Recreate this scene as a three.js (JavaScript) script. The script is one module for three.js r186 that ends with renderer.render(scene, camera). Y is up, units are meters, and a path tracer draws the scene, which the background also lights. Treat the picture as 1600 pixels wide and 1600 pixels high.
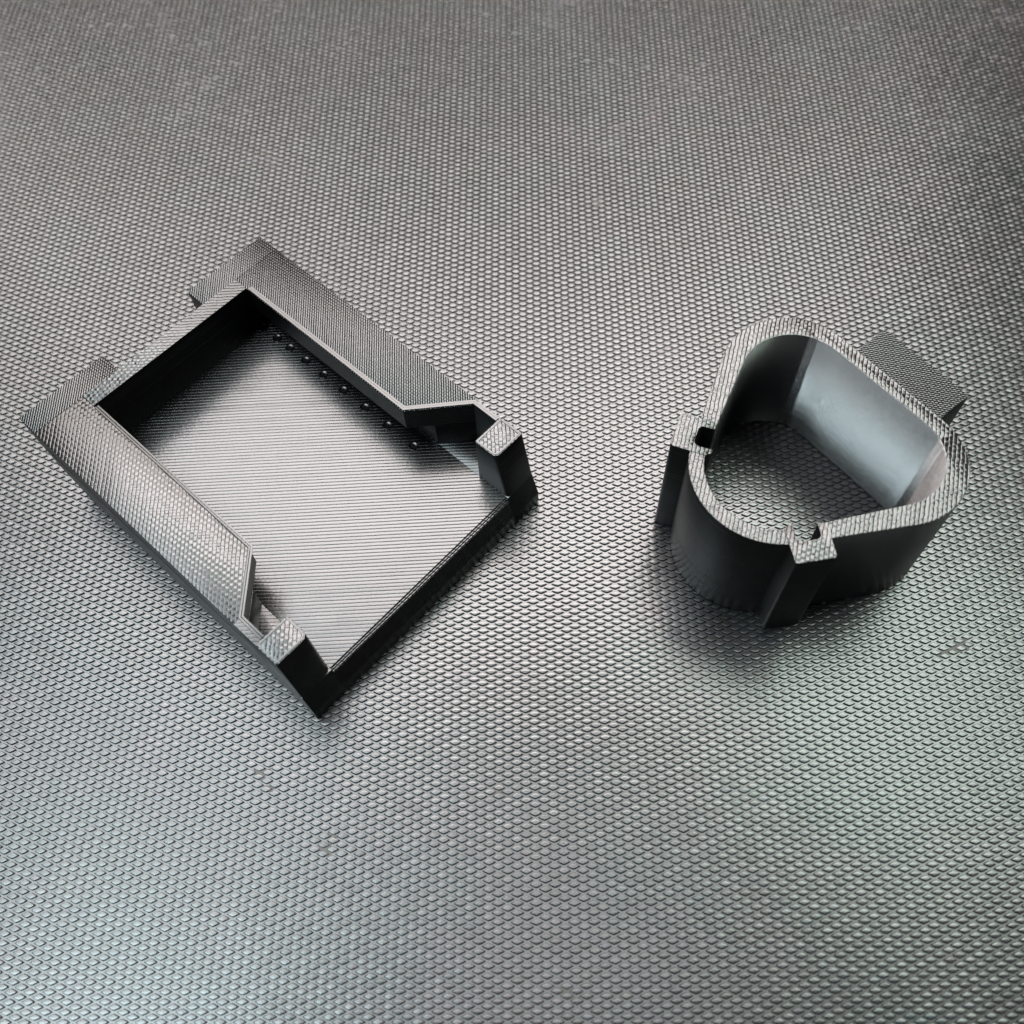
import * as THREE from 'three';
import { mergeGeometries, toCreasedNormals } from 'three/addons/utils/BufferGeometryUtils.js';
import { RectAreaLightUniformsLib } from 'three/addons/lights/RectAreaLightUniformsLib.js';

// ---------------------------------------------------------------- camera, unseen lamps, exposure
const K = 0.13;                                   // one design unit (the lens height above the mat) in metres
const W = (x, y, z = 0) => new THREE.Vector3(x * K, z * K, -y * K);   // design plan (x right, y away, z up) -> scene

const scene = new THREE.Scene();
const camera = new THREE.PerspectiveCamera(53.4497, 1, 0.005, 60);
camera.position.copy(W(0, 0, 1));
camera.up.set(0.05815, 0.47325, -0.87901);
camera.lookAt(camera.position.clone().add(new THREE.Vector3(0, -0.880496, -0.474053)));
camera.focus = 0.138; camera.userData.fStop = 23;
scene.add(camera);

const renderer = new THREE.WebGLRenderer({ antialias: true });
renderer.toneMapping = THREE.LinearToneMapping;
renderer.toneMappingExposure = 1;
renderer.shadowMap.enabled = true;
scene.background = new THREE.Color().setRGB(0.03, 0.032, 0.035);
RectAreaLightUniformsLib.init();

// unseen lamps, placed for the reflections on the mat and prints: azimuth from +x (right) towards +y (away), elevation, metres away
const UNSEEN_LAMPS = [
  { az: 92, el: 62, far: 1.5, w: 1.5, h: 0.42, roll: 0, c: [1.0, 0.935, 0.92], power: 15.5, label: 'unseen warm soft lamp beyond the mat, lighting the printed tops and tray floor' },
  { az: 99, el: 42, far: 1.6, w: 2.0, h: 0.56, roll: 0.10, c: [1.0, 0.925, 0.885], power: 6.8, label: 'unseen dim soft lamp lower beyond the mat, lighting its far half' },
  { az: 198, el: 60, far: 1.3, w: 0.34, h: 0.7, roll: 0, c: [0.78, 0.95, 1.0], power: 15, label: 'unseen cool soft lamp at front left, lighting the inner wall of the cup' },
  { az: 154, el: 64, far: 1.4, w: 0.6, h: 0.7, roll: 0, c: [0.88, 0.97, 1.0], power: 7, label: 'unseen cool soft lamp at upper left, lighting the left side of the mat' },
  { az: 34, el: 63, far: 1.4, w: 0.55, h: 0.45, roll: 0, c: [0.86, 1.0, 0.9], power: 10, label: 'unseen greenish soft lamp at right, lighting the right side of the mat' },
  { az: 90, el: 86, far: 1.5, w: 0.6, h: 0.4, roll: 0, c: [0.93, 0.98, 1.0], power: 4.5, label: 'unseen dim soft lamp overhead, lighting the near middle of the mat' },
];

// ---------------------------------------------------------------- helpers
let seed = 12345;
const rnd = () => { seed = (seed * 1664525 + 1013904223) >>> 0; return seed / 4294967296; };
const hash = (x, y) => { let h = (x * 374761393 + y * 668265263) | 0; h = Math.imul(h ^ (h >>> 13), 1274126177); return ((h ^ (h >>> 16)) >>> 0) / 4294967296; };
const sm = (t) => t * t * (3 - 2 * t);
function vnoise(x, y, px = 1e9, py = 1e9) {      // value noise, optionally tiling with period px, py
  const i = Math.floor(x), j = Math.floor(y), f = sm(x - i), g = sm(y - j);
  const m = (a, p) => ((a % p) + p) % p;
  const h = (a, b) => hash(m(a, px), m(b, py));
  return (h(i, j) * (1 - f) + h(i + 1, j) * f) * (1 - g) + (h(i, j + 1) * (1 - f) + h(i + 1, j + 1) * f) * g;
}
const fbm = (x, y) => 0.5 * vnoise(x, y) + 0.3 * vnoise(2.1 * x + 7, 2.1 * y + 3) + 0.2 * vnoise(4.3 * x + 1, 4.3 * y + 9);

function normalTexture(nx, ny, sizeU, sizeV, height) {   // a tiling relief, metres; height(i, j) in metres
  const hgt = new Float32Array(nx * ny);
  for (let j = 0; j < ny; j++) for (let i = 0; i < nx; i++) hgt[j * nx + i] = height(i / nx, j / ny);
  const d = new Uint8Array(nx * ny * 4), du = sizeU / nx * 2, dv = sizeV / ny * 2;
  for (let j = 0; j < ny; j++) for (let i = 0; i < nx; i++) {
    const sx = (hgt[j * nx + (i + 1) % nx] - hgt[j * nx + (i + nx - 1) % nx]) / du;
    const sy = (hgt[((j + 1) % ny) * nx + i] - hgt[((j + ny - 1) % ny) * nx + i]) / dv;
    const l = 1 / Math.hypot(sx, sy, 1), k = (j * nx + i) * 4;
    d[k] = 127.5 - sx * l * 127.5; d[k + 1] = 127.5 - sy * l * 127.5; d[k + 2] = 127.5 + l * 127.5; d[k + 3] = 255;
  }
  const t = new THREE.DataTexture(d, nx, ny, THREE.RGBAFormat);
  t.wrapS = t.wrapT = THREE.RepeatWrapping; t.magFilter = THREE.LinearFilter; t.minFilter = THREE.LinearMipmapLinearFilter; t.generateMipmaps = true;
  t.repeat.set(1 / sizeU, 1 / sizeV); t.needsUpdate = true;
  return t;
}
const PITCH = 0.0040 * K;                         // width of one printed line
// printed lines side by side: rounded backs, narrow grooves, each line a little higher, lower or tilted
function rasterTexture(n, amp, wob, tilt, bead, salt, square, rag = 0.05) {
  const size = n * PITCH;
  return normalTexture(1024, 1024, size, size, (u, v) => {
    const w = wob * (vnoise(u * 24, salt + v * n * 0.5, 24, 1e9) - 0.5);
    let y = v * n + w; const k = ((Math.floor(y) % n) + n) % n; y -= Math.floor(y);
    const r = Math.sqrt(Math.max(0, 1 - Math.pow(Math.abs(2 * y - 1), square)));
    const up = hash(k, salt) - 0.5, lean = hash(k, salt + 5) - 0.5, along = vnoise(u * 40, k * 3 + salt, 40, 1e9) - 0.5;
    const b = bead ? bead * Math.cos(2 * Math.PI * (u * n * 0.62 + (k % 2) * 0.5)) * r : 0;
    return 0.00003 * vnoise(u * 4 + 0.3, v * 4 + salt, 4, 4) + PITCH * (amp * r + 0.03 * up + tilt * lean * y + rag * along * r + b);
  });
}
const LAYER = 0.0002;
const layers = (amp, n, pw) => normalTexture(256, 1024, 0.02, LAYER * n, (u, v) => {
  const y = v * n, k = Math.floor(y) % n, f = y - Math.floor(y);
  const r = 1 - Math.pow(Math.abs(2 * f - 1), pw);
  return LAYER * (amp * r + 0.2 * amp * (vnoise(u * 18, k * 7, 18, 1e9) - 0.5) + 0.2 * amp * hash(k, 3) + (amp > 0.5 ? 0.10 * (vnoise(u * 90, v * n * 0.7, 90, 1e9) - 0.5) : 0) + (amp < 0.1 && hash(k, 9) > 0.9 ? 0.12 * r * (0.3 + vnoise(u * 6, k, 6, 1e9)) : 0));
});
const layerTex = layers(0.05, 40, 2), ridgeTex = layers(0.8, 32, 1.15);   // the cup's inner face has coarse, roof-shaped layers
const floorTex = rasterTexture(24, 0.075, 0.05, 0.025, 0, 11, 5, 0.012);
const ledgeTex = rasterTexture(26, 0.085, 0.12, 0.04, 0.022, 47, 3.2, 0.03);
const topTex = rasterTexture(20, 0.10, 0.25, 0.07, 0.02, 83, 3.6);
const combTex = rasterTexture(26, 0.30, 0.12, 0.10, 0.03, 29, 2, 0.05); combTex.repeat.multiplyScalar(1.6);

const plastic = (map, scale, rough, c = [0.0015, 0.0015, 0.0016], ior = 1.68) => new THREE.MeshPhysicalMaterial({
  color: new THREE.Color().setRGB(...c), roughness: rough, ior, normalMap: map, normalScale: new THREE.Vector2(scale, scale) });
const M = {
  wall: plastic(layerTex, 1, 0.33, undefined, 1.5),
  floor: plastic(floorTex, 1, 0.24),
  ridge: plastic(ridgeTex, 1, 0.26, undefined, 2.0),
  ledge: plastic(ledgeTex, 1, 0.23),
  comb: plastic(combTex, 1, 0.26),
  dimple: plastic(floorTex, 0, 0.24, undefined, 1.7),
  top: plastic(topTex, 1, 0.24),
  bead: plastic(layerTex, 0.3, 0.30),
};

// every face is told apart as lying or standing; uv in metres, lying faces turned so that lines run at lineAngle (in the piece's own plan)
function finish(geo, lineAngle = 0, crease = 0.55) {
  let g = geo.index ? geo.toNonIndexed() : geo; g.deleteAttribute('uv'); g.deleteAttribute('normal');
  g = toCreasedNormals(g, crease);
  const p = g.attributes.position, n = p.count, uv = new Float32Array(n * 2), flat = [], wall = [];
  const a = new THREE.Vector3(), b = new THREE.Vector3(), c = new THREE.Vector3(), nn = new THREE.Vector3(), q = new THREE.Vector3();
  const ca = Math.cos(lineAngle), sa = Math.sin(lineAngle);
  for (let i = 0; i < n; i += 3) {
    a.fromBufferAttribute(p, i); b.fromBufferAttribute(p, i + 1); c.fromBufferAttribute(p, i + 2);
    nn.subVectors(b, a).cross(q.subVectors(c, a)).normalize();
    const lying = Math.abs(nn.y) > 0.6, tx = nn.z, tz = -nn.x, tl = Math.hypot(tx, tz) || 1;
    for (let k = 0; k < 3; k++) {
      const o = (i + k), x = p.getX(o), y = p.getY(o), z = p.getZ(o);
      if (lying) { uv[2 * o] = x * ca - z * sa; uv[2 * o + 1] = -(x * sa + z * ca) * Math.sign(nn.y); }
      else { uv[2 * o] = (x * tx + z * tz) / tl; uv[2 * o + 1] = y; }
    }
    (lying ? flat : wall).push(i, i + 1, i + 2);
  }
  g.setAttribute('uv', new THREE.BufferAttribute(uv, 2));
  g.setIndex([...flat, ...wall]); g.clearGroups();
  if (flat.length) g.addGroup(0, flat.length, 0);
  if (wall.length) g.addGroup(flat.length, wall.length, 1);
  return g;
}
const B = 0.0006;                                 // softened edge, design units
const shapeOf = (pts) => new THREE.Shape(pts.map(([x, y]) => new THREE.Vector2(x * K, y * K)));
function bevelled(shape, from, to, bevel = B) {
  const b = bevel * K, g = new THREE.ExtrudeGeometry(shape, { depth: (to - from) * K - 2 * b, bevelEnabled: bevel > 0, bevelThickness: b, bevelSize: b, bevelOffset: -b, bevelSegments: 2, curveSegments: 12 });
  g.translate(0, 0, from * K + b); return g;
}
// upright prism from a plan (x across, w forward), from height z0 to z1
const prism = (plan, z0, z1, bevel) => bevelled(shapeOf(plan.map(([x, w]) => [x, -w])), z0, z1, bevel).rotateX(-Math.PI / 2);
// prism along x from a side view (w forward, z up)
const lengthwise = (side, x0, x1, bevel) => bevelled(shapeOf(side.map(([w, z]) => [-w, z])), x0, x1, bevel).rotateY(Math.PI / 2);
function join(list) { return mergeGeometries(list.map((g) => { const h = g.index ? g.toNonIndexed() : g; h.clearGroups(); return h; })); }
const counts = {};
function part(name, geo, mats, parent) {
  const m = new THREE.Mesh(geo, mats); m.name = name; m.castShadow = m.receiveShadow = true; parent.add(m); return m;
}
function thing(name, label, category, x, y, turn) {
  const o = new THREE.Group(); o.name = name; o.position.copy(W(x, y)); o.rotation.y = turn;
  o.userData = { label, category }; scene.add(o); return o;
}
// a thin raised perimeter line along a path, to the left of it
function beadStrip(path, z, width, height, inset = 0) {
  const off = (d) => path.map((pt, i) => {
    const dir = (a, b) => { const l = Math.hypot(b[0] - a[0], b[1] - a[1]); return [(b[0] - a[0]) / l, (b[1] - a[1]) / l]; };
    const d0 = i > 0 ? dir(path[i - 1], pt) : dir(pt, path[i + 1]), d1 = i < path.length - 1 ? dir(pt, path[i + 1]) : d0;
    const nx = -(d0[1] + d1[1]), ny = d0[0] + d1[0], l = Math.hypot(nx, ny), cosh = (d0[0] * d1[0] + d0[1] * d1[1] + 1) / 2;
    const s = d / Math.sqrt(Math.max(cosh, 0.2));
    return [pt[0] + nx / l * s, pt[1] + ny / l * s];
  });
  return prism([...off(inset), ...off(inset + width).reverse()], z - 0.0004, z + height, Math.min(height * 0.8, width * 0.3));
}
function rounded(points) {                        // [x, y, radius] -> outline with rounded corners
  const out = [], n = points.length;
  points.forEach(([x, y, r], i) => {
    if (!r) { out.push([x, y]); return; }
    const a = points[(i + n - 1) % n], b = points[(i + 1) % n];
    const la = Math.hypot(a[0] - x, a[1] - y), lb = Math.hypot(b[0] - x, b[1] - y);
    const p0 = [x + (a[0] - x) / la * r, y + (a[1] - y) / la * r], p1 = [x + (b[0] - x) / lb * r, y + (b[1] - y) / lb * r];
    for (let k = 0; k <= 6; k++) { const t = k / 6, s = 1 - t; out.push([s * s * p0[0] + 2 * s * t * x + t * t * p1[0], s * s * p0[1] + 2 * s * t * y + t * t * p1[1]]); }
  });
  return out;
}

// ---------------------------------------------------------------- the mat: a black sheet with raised diamonds
const AX = 0.0176006, BY = 0.00817882, YAW = -0.05098, STUD = 0.0020;
const sheet = new THREE.PlaneGeometry(6 * K, 6 * K, 1, 1).rotateX(-Math.PI / 2);
const matSkin = new THREE.MeshPhysicalMaterial({ color: new THREE.Color().setRGB(0.010, 0.0098, 0.0098), roughness: 0.27, ior: 1.74 });
const mat = new THREE.Group(); mat.name = 'mat'; mat.userData = { kind: 'structure', label: 'black rubber mat embossed all over with small raised diamonds' };
scene.add(mat);
{
  const base = part('mat_sheet', sheet, matSkin, mat); base.position.copy(W(0.1, 0.8, -STUD));
  // one diamond: a rounded lozenge with steep sides and a slightly domed top
  const N = 20, rings = [[1.0, -0.2], [0.985, 0.05], [0.965, 0.12], [0.775, 0.90], [0.755, 0.955], [0.72, 0.99], [0.40, 1.02], [0, 1.035]];
  const pos = [], uv = [], idx = [];
  for (const [r, h] of rings) for (let i = 0; i < N; i++) {
    const t = i / N * 2 * Math.PI, c = Math.cos(t), s = Math.sin(t), pw = 1.16, q = 1 / Math.pow(Math.pow(Math.abs(c), pw) + Math.pow(Math.abs(s), pw), 1 / pw);
    pos.push(c * q * r * 0.375 * AX * K, (h - 1) * STUD * K, s * q * r * 0.388 * BY * K); uv.push(0.5 + 0.5 * c * q * r, 0.5 + 0.5 * s * q * r);
  }
  for (let k = 0; k < rings.length - 1; k++) for (let i = 0; i < N; i++) {
    const a = k * N + i, b = k * N + (i + 1) % N; idx.push(a, a + N, b, b, a + N, b + N);
  }
  const g = new THREE.BufferGeometry();
  g.setAttribute('position', new THREE.Float32BufferAttribute(pos, 3)); g.setAttribute('uv', new THREE.Float32BufferAttribute(uv, 2)); g.setIndex(idx); g.computeVertexNormals();
  const skin = new THREE.MeshPhysicalMaterial({ color: 0xffffff, roughness: 0.24, ior: 1.74 });
  const spots = [], cy = Math.cos(YAW), sy = Math.sin(YAW);
  for (let j = -420; j < 700; j++) for (let i = -110; i < 110; i++) {
    const lx = (i + (j & 1) * 0.5) * AX, ly = j * BY * 0.5;
    const x = -0.0435 + lx * cy + ly * -sy, y = 0.1085 + lx * sy + ly * cy;
    const half = 0.62 + 0.28 * Math.max(0, y);
    if (y < -0.28 || y > 1.95 || Math.abs(x - 0.02) > half) continue;
    spots.push([x, y]);
  }
  const im = new THREE.InstancedMesh(g, skin, spots.length), o = new THREE.Object3D(), col = new THREE.Color();
  spots.forEach(([x, y], k) => {
    o.position.copy(W(x, y)); o.rotation.set((rnd() - 0.5) * 0.05, YAW + (k & 1 ? Math.PI : 0), (rnd() - 0.5) * 0.05);
    o.scale.set(0.97 + 0.06 * rnd(), 0.97 + 0.06 * rnd(), 0.97 + 0.06 * rnd()); o.updateMatrix(); im.setMatrixAt(k, o.matrix);
    const dust = Math.pow(fbm(x * 9 + 40, y * 9 + 40), 3) * 0.03 + (rnd() < 0.02 ? 0.01 * rnd() : 0), v = 0.009 + 0.006 * rnd() + dust, hue = fbm(x * 14 + 90, y * 14 + 20) - 0.5;
    col.setRGB(v * (1 + 0.9 * hue + 0.2 * (rnd() - 0.5)), v * (1 - 0.3 * hue), v * (1 + 0.3 * (rnd() - 0.5))); im.setColorAt(k, col);
  });
  im.name = 'raised_diamond'; im.userData.kind = 'stuff'; im.castShadow = im.receiveShadow = true;
  mat.add(im);
}

{
  // grime that fills the net in a few places, and loose lint
  const grime = new THREE.MeshStandardMaterial({ color: new THREE.Color().setRGB(0.03, 0.027, 0.021), roughness: 0.42 }), list = [];
  for (const [x, y, r] of [[-0.262, 0.262, 0.010], [-0.254, 0.247, 0.007], [-0.196, 0.186, 0.010], [-0.190, 0.200, 0.006], [0.452, 0.352, 0.013], [0.435, 0.345, 0.008], [0.02, 0.052, 0.010], [0.03, 0.045, 0.007], [-0.03, 0.23, 0.006], [-0.02, 0.225, 0.005], [0.14, 1.0, 0.012], [-0.2, 0.95, 0.009], [0.02, 0.92, 0.008]]) {
    const pts = []; for (let k = 0; k < 18; k++) { const t = k / 18 * 2 * Math.PI, q = 0.75 * r * (0.35 + 1.0 * rnd()); pts.push([x + q * 1.2 * Math.cos(t), -(y + q * 0.8 * Math.sin(t))]); }
    list.push(prism(pts.reverse(), -STUD + 0.0001, -STUD + 0.0008, 0.0002));
  }
  const gm = part('grime', join(list), grime, mat); gm.userData.kind = 'stuff';
  const flake = new THREE.IcosahedronGeometry(0.0011 * K, 0), bits = new THREE.InstancedMesh(flake, new THREE.MeshStandardMaterial({ color: 0xffffff, roughness: 0.9 }), 36), o = new THREE.Object3D();
  for (let k = 0; k < 36; k++) {
    o.position.copy(W(-0.6 + 1.2 * rnd(), 0.02 + 1.2 * rnd(), 0.0002)); o.rotation.set(rnd() * 6, rnd() * 6, rnd() * 6); const q = 0.2 + 0.35 * rnd() * rnd(); o.scale.set(q * (1 + 1.5 * rnd()), q * 0.5, q); o.updateMatrix(); bits.setMatrixAt(k, o.matrix);
    bits.setColorAt(k, new THREE.Color().setRGB(0.35, 0.34, 0.30).multiplyScalar(0.5 + rnd()));
  }
  bits.name = 'lint'; bits.userData.kind = 'stuff'; mat.add(bits);
}

// ---------------------------------------------------------------- the tray
{
  const turn = Math.atan2(Math.sin(Math.PI / 180 * 44.7), Math.cos(Math.PI / 180 * 44.7));
  const tray = thing('card_tray', 'long black printed plastic tray with a rectangular pocket, two side ledges and two corner posts', 'tray', -0.23702, 0.58143, turn);
  const LX = -Math.PI / 4, LY = Math.PI / 4;      // the two diagonal directions that the printer filled along
  const HT = 0.118, FL = 0.05, MID = 0.086;
  const flat = (m) => [m, M.wall];
  // floor, its front edge stepped down layer by layer
  const front = [[0.2105, 0.0], [0.2105, 0.02], [0.2035, 0.0435], [0.2028, 0.0435], [0.2028, 0.0455], [0.2012, 0.0455], [0.2012, 0.0475], [0.1994, 0.0475], [0.1994, 0.05]];
  part('floor', finish(lengthwise([[-0.175, 0], ...front, [-0.175, FL]], -0.1285, 0.1285, 0.0002), LX, 0.3), flat(M.floor), tray);
  // back wall: standing behind the pocket, wider below the ledges
  const bw = (x, z0, z1) => prism([[-x, -0.194], [x, -0.194], [x, -0.175], [-x, -0.175]], z0, z1, 0.0003);
  part('back_wall', finish(join([bw(0.1285, 0, MID), bw(0.106, MID, HT + 0.0006)]), LX), flat(M.top), tray);
  for (const s of [-1, 1]) {
    const mir = (pl) => { const q = pl.map(([x, w, ...r]) => [s * x, w, ...r]); return s < 0 ? q.reverse() : q; };
    const sx = (a, b) => s > 0 ? [a, b] : [-b, -a];
    // side wall: recessed below the ledge, thin where the ledge is cut away
    const low = lengthwise([[-0.165, 0], [0.2105, 0], [0.2105, 0.02], [0.2035, 0.0435], [0.2020, FL], [-0.194, FL], [-0.194, 0.03]], ...sx(0.1285, 0.168), 0.0003);
    const mid = prism(mir([[0.1285, -0.194], [0.168, -0.194], [0.168, 0.127], [0.161, 0.127], [0.1285, 0.0975]]), FL, MID, 0.0003);
    const thin = prism(mir([[0.161, 0.127], [0.168, 0.127], [0.168, 0.159], [0.161, 0.159]]), FL, HT, 0.0005);
    part('side_wall', finish(join([low, mid, thin]), LX), flat(M.floor), tray);
    const ledge = part('ledge', finish(prism(mir([[0.106, -0.194], [0.168, -0.194], [0.168, 0.127], [0.161, 0.127], [0.106, 0.077]]), MID, HT, 0.0011), LY), flat(s < 0 ? M.ledge : M.comb), tray);
    ledge.userData.label = s < 0 ? 'left ledge, brighter and coarser on top' : 'right ledge, darker and finely combed on top';
    // raised perimeter lines along the pocket's edge
    const edge = mir([[0.1068, -0.172], [0.1068, 0.0765], [0.1612, 0.1262], [0.1612, 0.158]]);
    part('rim_line', finish(join([beadStrip(edge, HT, s > 0 ? -0.0024 : 0.0024, 0.0009, 0), beadStrip(edge, HT, s > 0 ? -0.0022 : 0.0022, 0.0006, s > 0 ? -0.0028 : 0.0028)].map((g) => g)), LY), [M.bead, M.bead], tray);
    // hook-shaped tab at the back corner, sloping in underneath
    part('hook_tab', finish(lengthwise([[-0.194, 0.026], [-0.194, HT], [-0.222, HT], [-0.2195, 0.08], [-0.207, 0.047]], ...sx(0.059, 0.168), 0.0011), LY), flat(M.comb), tray);
    // corner post leaning back from the front edge
    const r = s > 0 ? 0.007 : 0.009;
    const plan = rounded(mir([[0.168, 0.159], [0.168, 0.202, 0.002], [0.1285, 0.202, r], [0.1285, 0.159, 0.002]].reverse()));
    const post = prism(plan, FL, HT + 0.001, 0.0006), pp = post.attributes.position;
    for (let i = 0; i < pp.count; i++) { const w = pp.getZ(i) / K, z = pp.getY(i) / K; if (w > 0.17) pp.setZ(i, (w - 0.19 * (z - FL) * Math.min(1, (w - 0.17) / 0.02)) * K); }
    const pm = part('corner_post', finish(post, LY), flat(M.top), tray);
    const loop = rounded(mir([[0.1672, 0.1598], [0.1672, 0.188, 0.002], [0.1292, 0.188, r], [0.1292, 0.1598, 0.002]]));
    const ring = [...loop, loop[0]];
    part('rim_line', finish(beadStrip(s > 0 ? ring : ring, HT + 0.001, 0.0022, 0.0007, 0), LY), [M.bead, M.bead], pm);
  }
  // a row of small round dimples printed in the floor beside the right ledge
  for (const w of [-0.171, -0.1467, -0.1248, -0.0973, -0.0667, -0.0337, 0.0021, 0.0388, 0.0797]) {
    const pts = [[0, 0.0003], [0.0022, 0.0003], [0.0034, 0.0004], [0.0042, 0.0007], [0.0048, 0.0011], [0.0053, 0.0010], [0.0056, -0.0003]].map(([r, y]) => new THREE.Vector2(r * K, y * K));
    const g = new THREE.LatheGeometry(pts, 24);
    const m = part('round_dimple', g, M.dimple, tray); m.position.set(0.1075 * K, FL * K, w * K);
  }
}

// ---------------------------------------------------------------- the cup
{
  const cup = thing('open_cup', 'short bottomless black printed cup, rounded triangular, with two slotted ribs and a hook', 'cup', 0.302653, 0.520113, -54 * Math.PI / 180);
  const HC = 0.16, LA = Math.PI / 180 * 36;
  // plan coordinates: x across, w forward (the narrow round end)
  const front = { w: 0.063, R: 0.081, r: 0.066 }, back = { w: -0.0305, x: 0.0655, R: 0.071, rw: -0.030, rx: 0.058, r: 0.0555 };
  const n = [Math.cos(Math.PI / 3), Math.sin(Math.PI / 3)];      // (w, x) outwards of the right rib
  const t = [n[1], -n[0]], O = [0.084, 0.059];
  const rib = (s, d) => [O[0] + s * t[0] + d * n[0], O[1] + s * t[1] + d * n[1]];    // -> (w, x)
  const solve = (f, a, b) => { for (let k = 0; k < 60; k++) { const m = (a + b) / 2; (f(m) > 0) === (f(a) > 0) ? a = m : b = m; } return (a + b) / 2; };
  const S = 0.0198;
  const dist = (p, c) => Math.hypot(p[0] - c[0], p[1] - c[1]);
  const fc = [front.w, 0];
  const dFi = solve((d) => dist(rib(S, d), fc) - front.r, -0.02, 0.03), dFo = solve((d) => dist(rib(S, d), fc) - front.R, 0.0, 0.04);
  // tangent lines along the straight sides
  function tangent(c1, r1, c2, r2) { const dw = c1[0] - c2[0], dx = c1[1] - c2[1], L = Math.hypot(dw, dx), a = Math.atan2(dx, dw) + Math.acos((r1 - r2 === 0 ? 0 : (r2 - r1) / L) * -1 * -1); return a; }
  const to = tangent(fc, front.R, [back.w, back.x], back.R), ti = tangent(fc, front.r, [back.rw, back.rx], back.r);
  const lineD = (c, r, a) => (p) => (p[0] - c[0]) * Math.cos(a) + (p[1] - c[1]) * Math.sin(a) - r;
  const dRo = solve((d) => lineD([back.w, back.x], back.R, to)(rib(-S, d)), 0, 0.05), dRi = solve((d) => lineD([back.rw, back.rx], back.r, ti)(rib(-S, d)), -0.03, 0.03);
  const arc = (c, r, a0, a1, k) => Array.from({ length: k + 1 }, (_, i) => { const a = a0 + (a1 - a0) * i / k; return [c[0] + r * Math.cos(a), c[1] + r * Math.sin(a)]; });
  const pl = (list) => list.map(([w, x]) => [x, w]);             // (w, x) -> (x, w)
  const mirror = (list) => list.map(([w, x]) => [w, -x]);
  const ang = (p) => Math.atan2(p[1], p[0] - front.w);
  const aO = ang(rib(S, dFo)), aI = ang(rib(S, dFi));
  const wall = (list, name, label) => { const g = finish(prism(pl(list), 0, HC, 0.0008), LA + Math.PI / 2, 0.6); const m = part(name, g, [M.top, name === 'rear_wall' ? M.ridge : M.wall], cup); if (label) m.userData.label = label; return m; };
  wall([...arc(fc, front.R, -aO, aO, 40), ...arc(fc, front.r, aI, -aI, 40)], 'front_wall');
  const outer = [rib(-S, dRo), ...arc([back.w, back.x], back.R, to, Math.PI, 36)];
  const inner = [rib(-S, dRi), ...arc([back.rw, back.rx], back.r, ti, Math.PI, 36)];
  wall([...outer, ...mirror(outer).reverse(), ...mirror(inner), ...inner.slice().reverse()], 'rear_wall');
  const ribPts = [[-S, dRi], [-0.0115, dRi + 0.0005, 0.001], [-0.0115, 0.018, 0.006], [0.0115, 0.018, 0.006], [0.0115, -0.002, 0.0015], [S - 0.004, -0.001, 0.001], [S, dFi], [S, 0.0392, 0.004], [-S, 0.0392, 0.004]];
  const ribPlan = rounded(ribPts.map(([s, d, r]) => [...rib(s, d), r]));
  wall(ribPlan, 'slotted_rib', 'right slotted rib'); wall(mirror(ribPlan).reverse(), 'slotted_rib', 'left slotted rib');
  part('hook_tab', finish(lengthwise([[-0.1015, 0.05], [-0.1015, HC - 0.002], [-0.145, HC - 0.002], [-0.1435, 0.105]], -0.0446, 0.0638, 0.0008), LA), [M.comb, M.wall], cup);
}

// ---------------------------------------------------------------- the unseen lamps themselves
for (const L of UNSEEN_LAMPS) {
  const a = L.az * Math.PI / 180, e = L.el * Math.PI / 180, aim = W(0, 0.6);
  const p = new THREE.Vector3(Math.cos(a) * Math.cos(e), Math.sin(e), -Math.sin(a) * Math.cos(e)).multiplyScalar(L.far).add(aim);
  const lamp = new THREE.Group(); lamp.name = 'unseen_soft_lamp'; lamp.position.copy(p); lamp.lookAt(aim); lamp.rotateZ(L.roll); scene.add(lamp);  // out of view; panel, housing and light stand where the sheen needs them
  lamp.userData = { label: L.label, category: 'lamp' };
  const glow = new THREE.MeshStandardMaterial({ color: 0x222222, emissive: new THREE.Color().setRGB(...L.c), emissiveIntensity: 0.15, roughness: 0.8 });
  part('unseen_lamp_diffuser', new THREE.BoxGeometry(L.w, L.h, 0.01), glow, lamp).position.z = -0.01;
  part('unseen_lamp_housing', new THREE.BoxGeometry(L.w + 0.04, L.h + 0.04, 0.06), new THREE.MeshStandardMaterial({ color: 0x1a1a1a, roughness: 0.7 }), lamp).position.z = -0.05;
  const light = new THREE.RectAreaLight(new THREE.Color().setRGB(...L.c), L.power, L.w, L.h);
  light.position.copy(p); light.lookAt(aim.clone()); light.rotateZ(-L.roll); scene.add(light);
}
renderer.render(scene, camera);
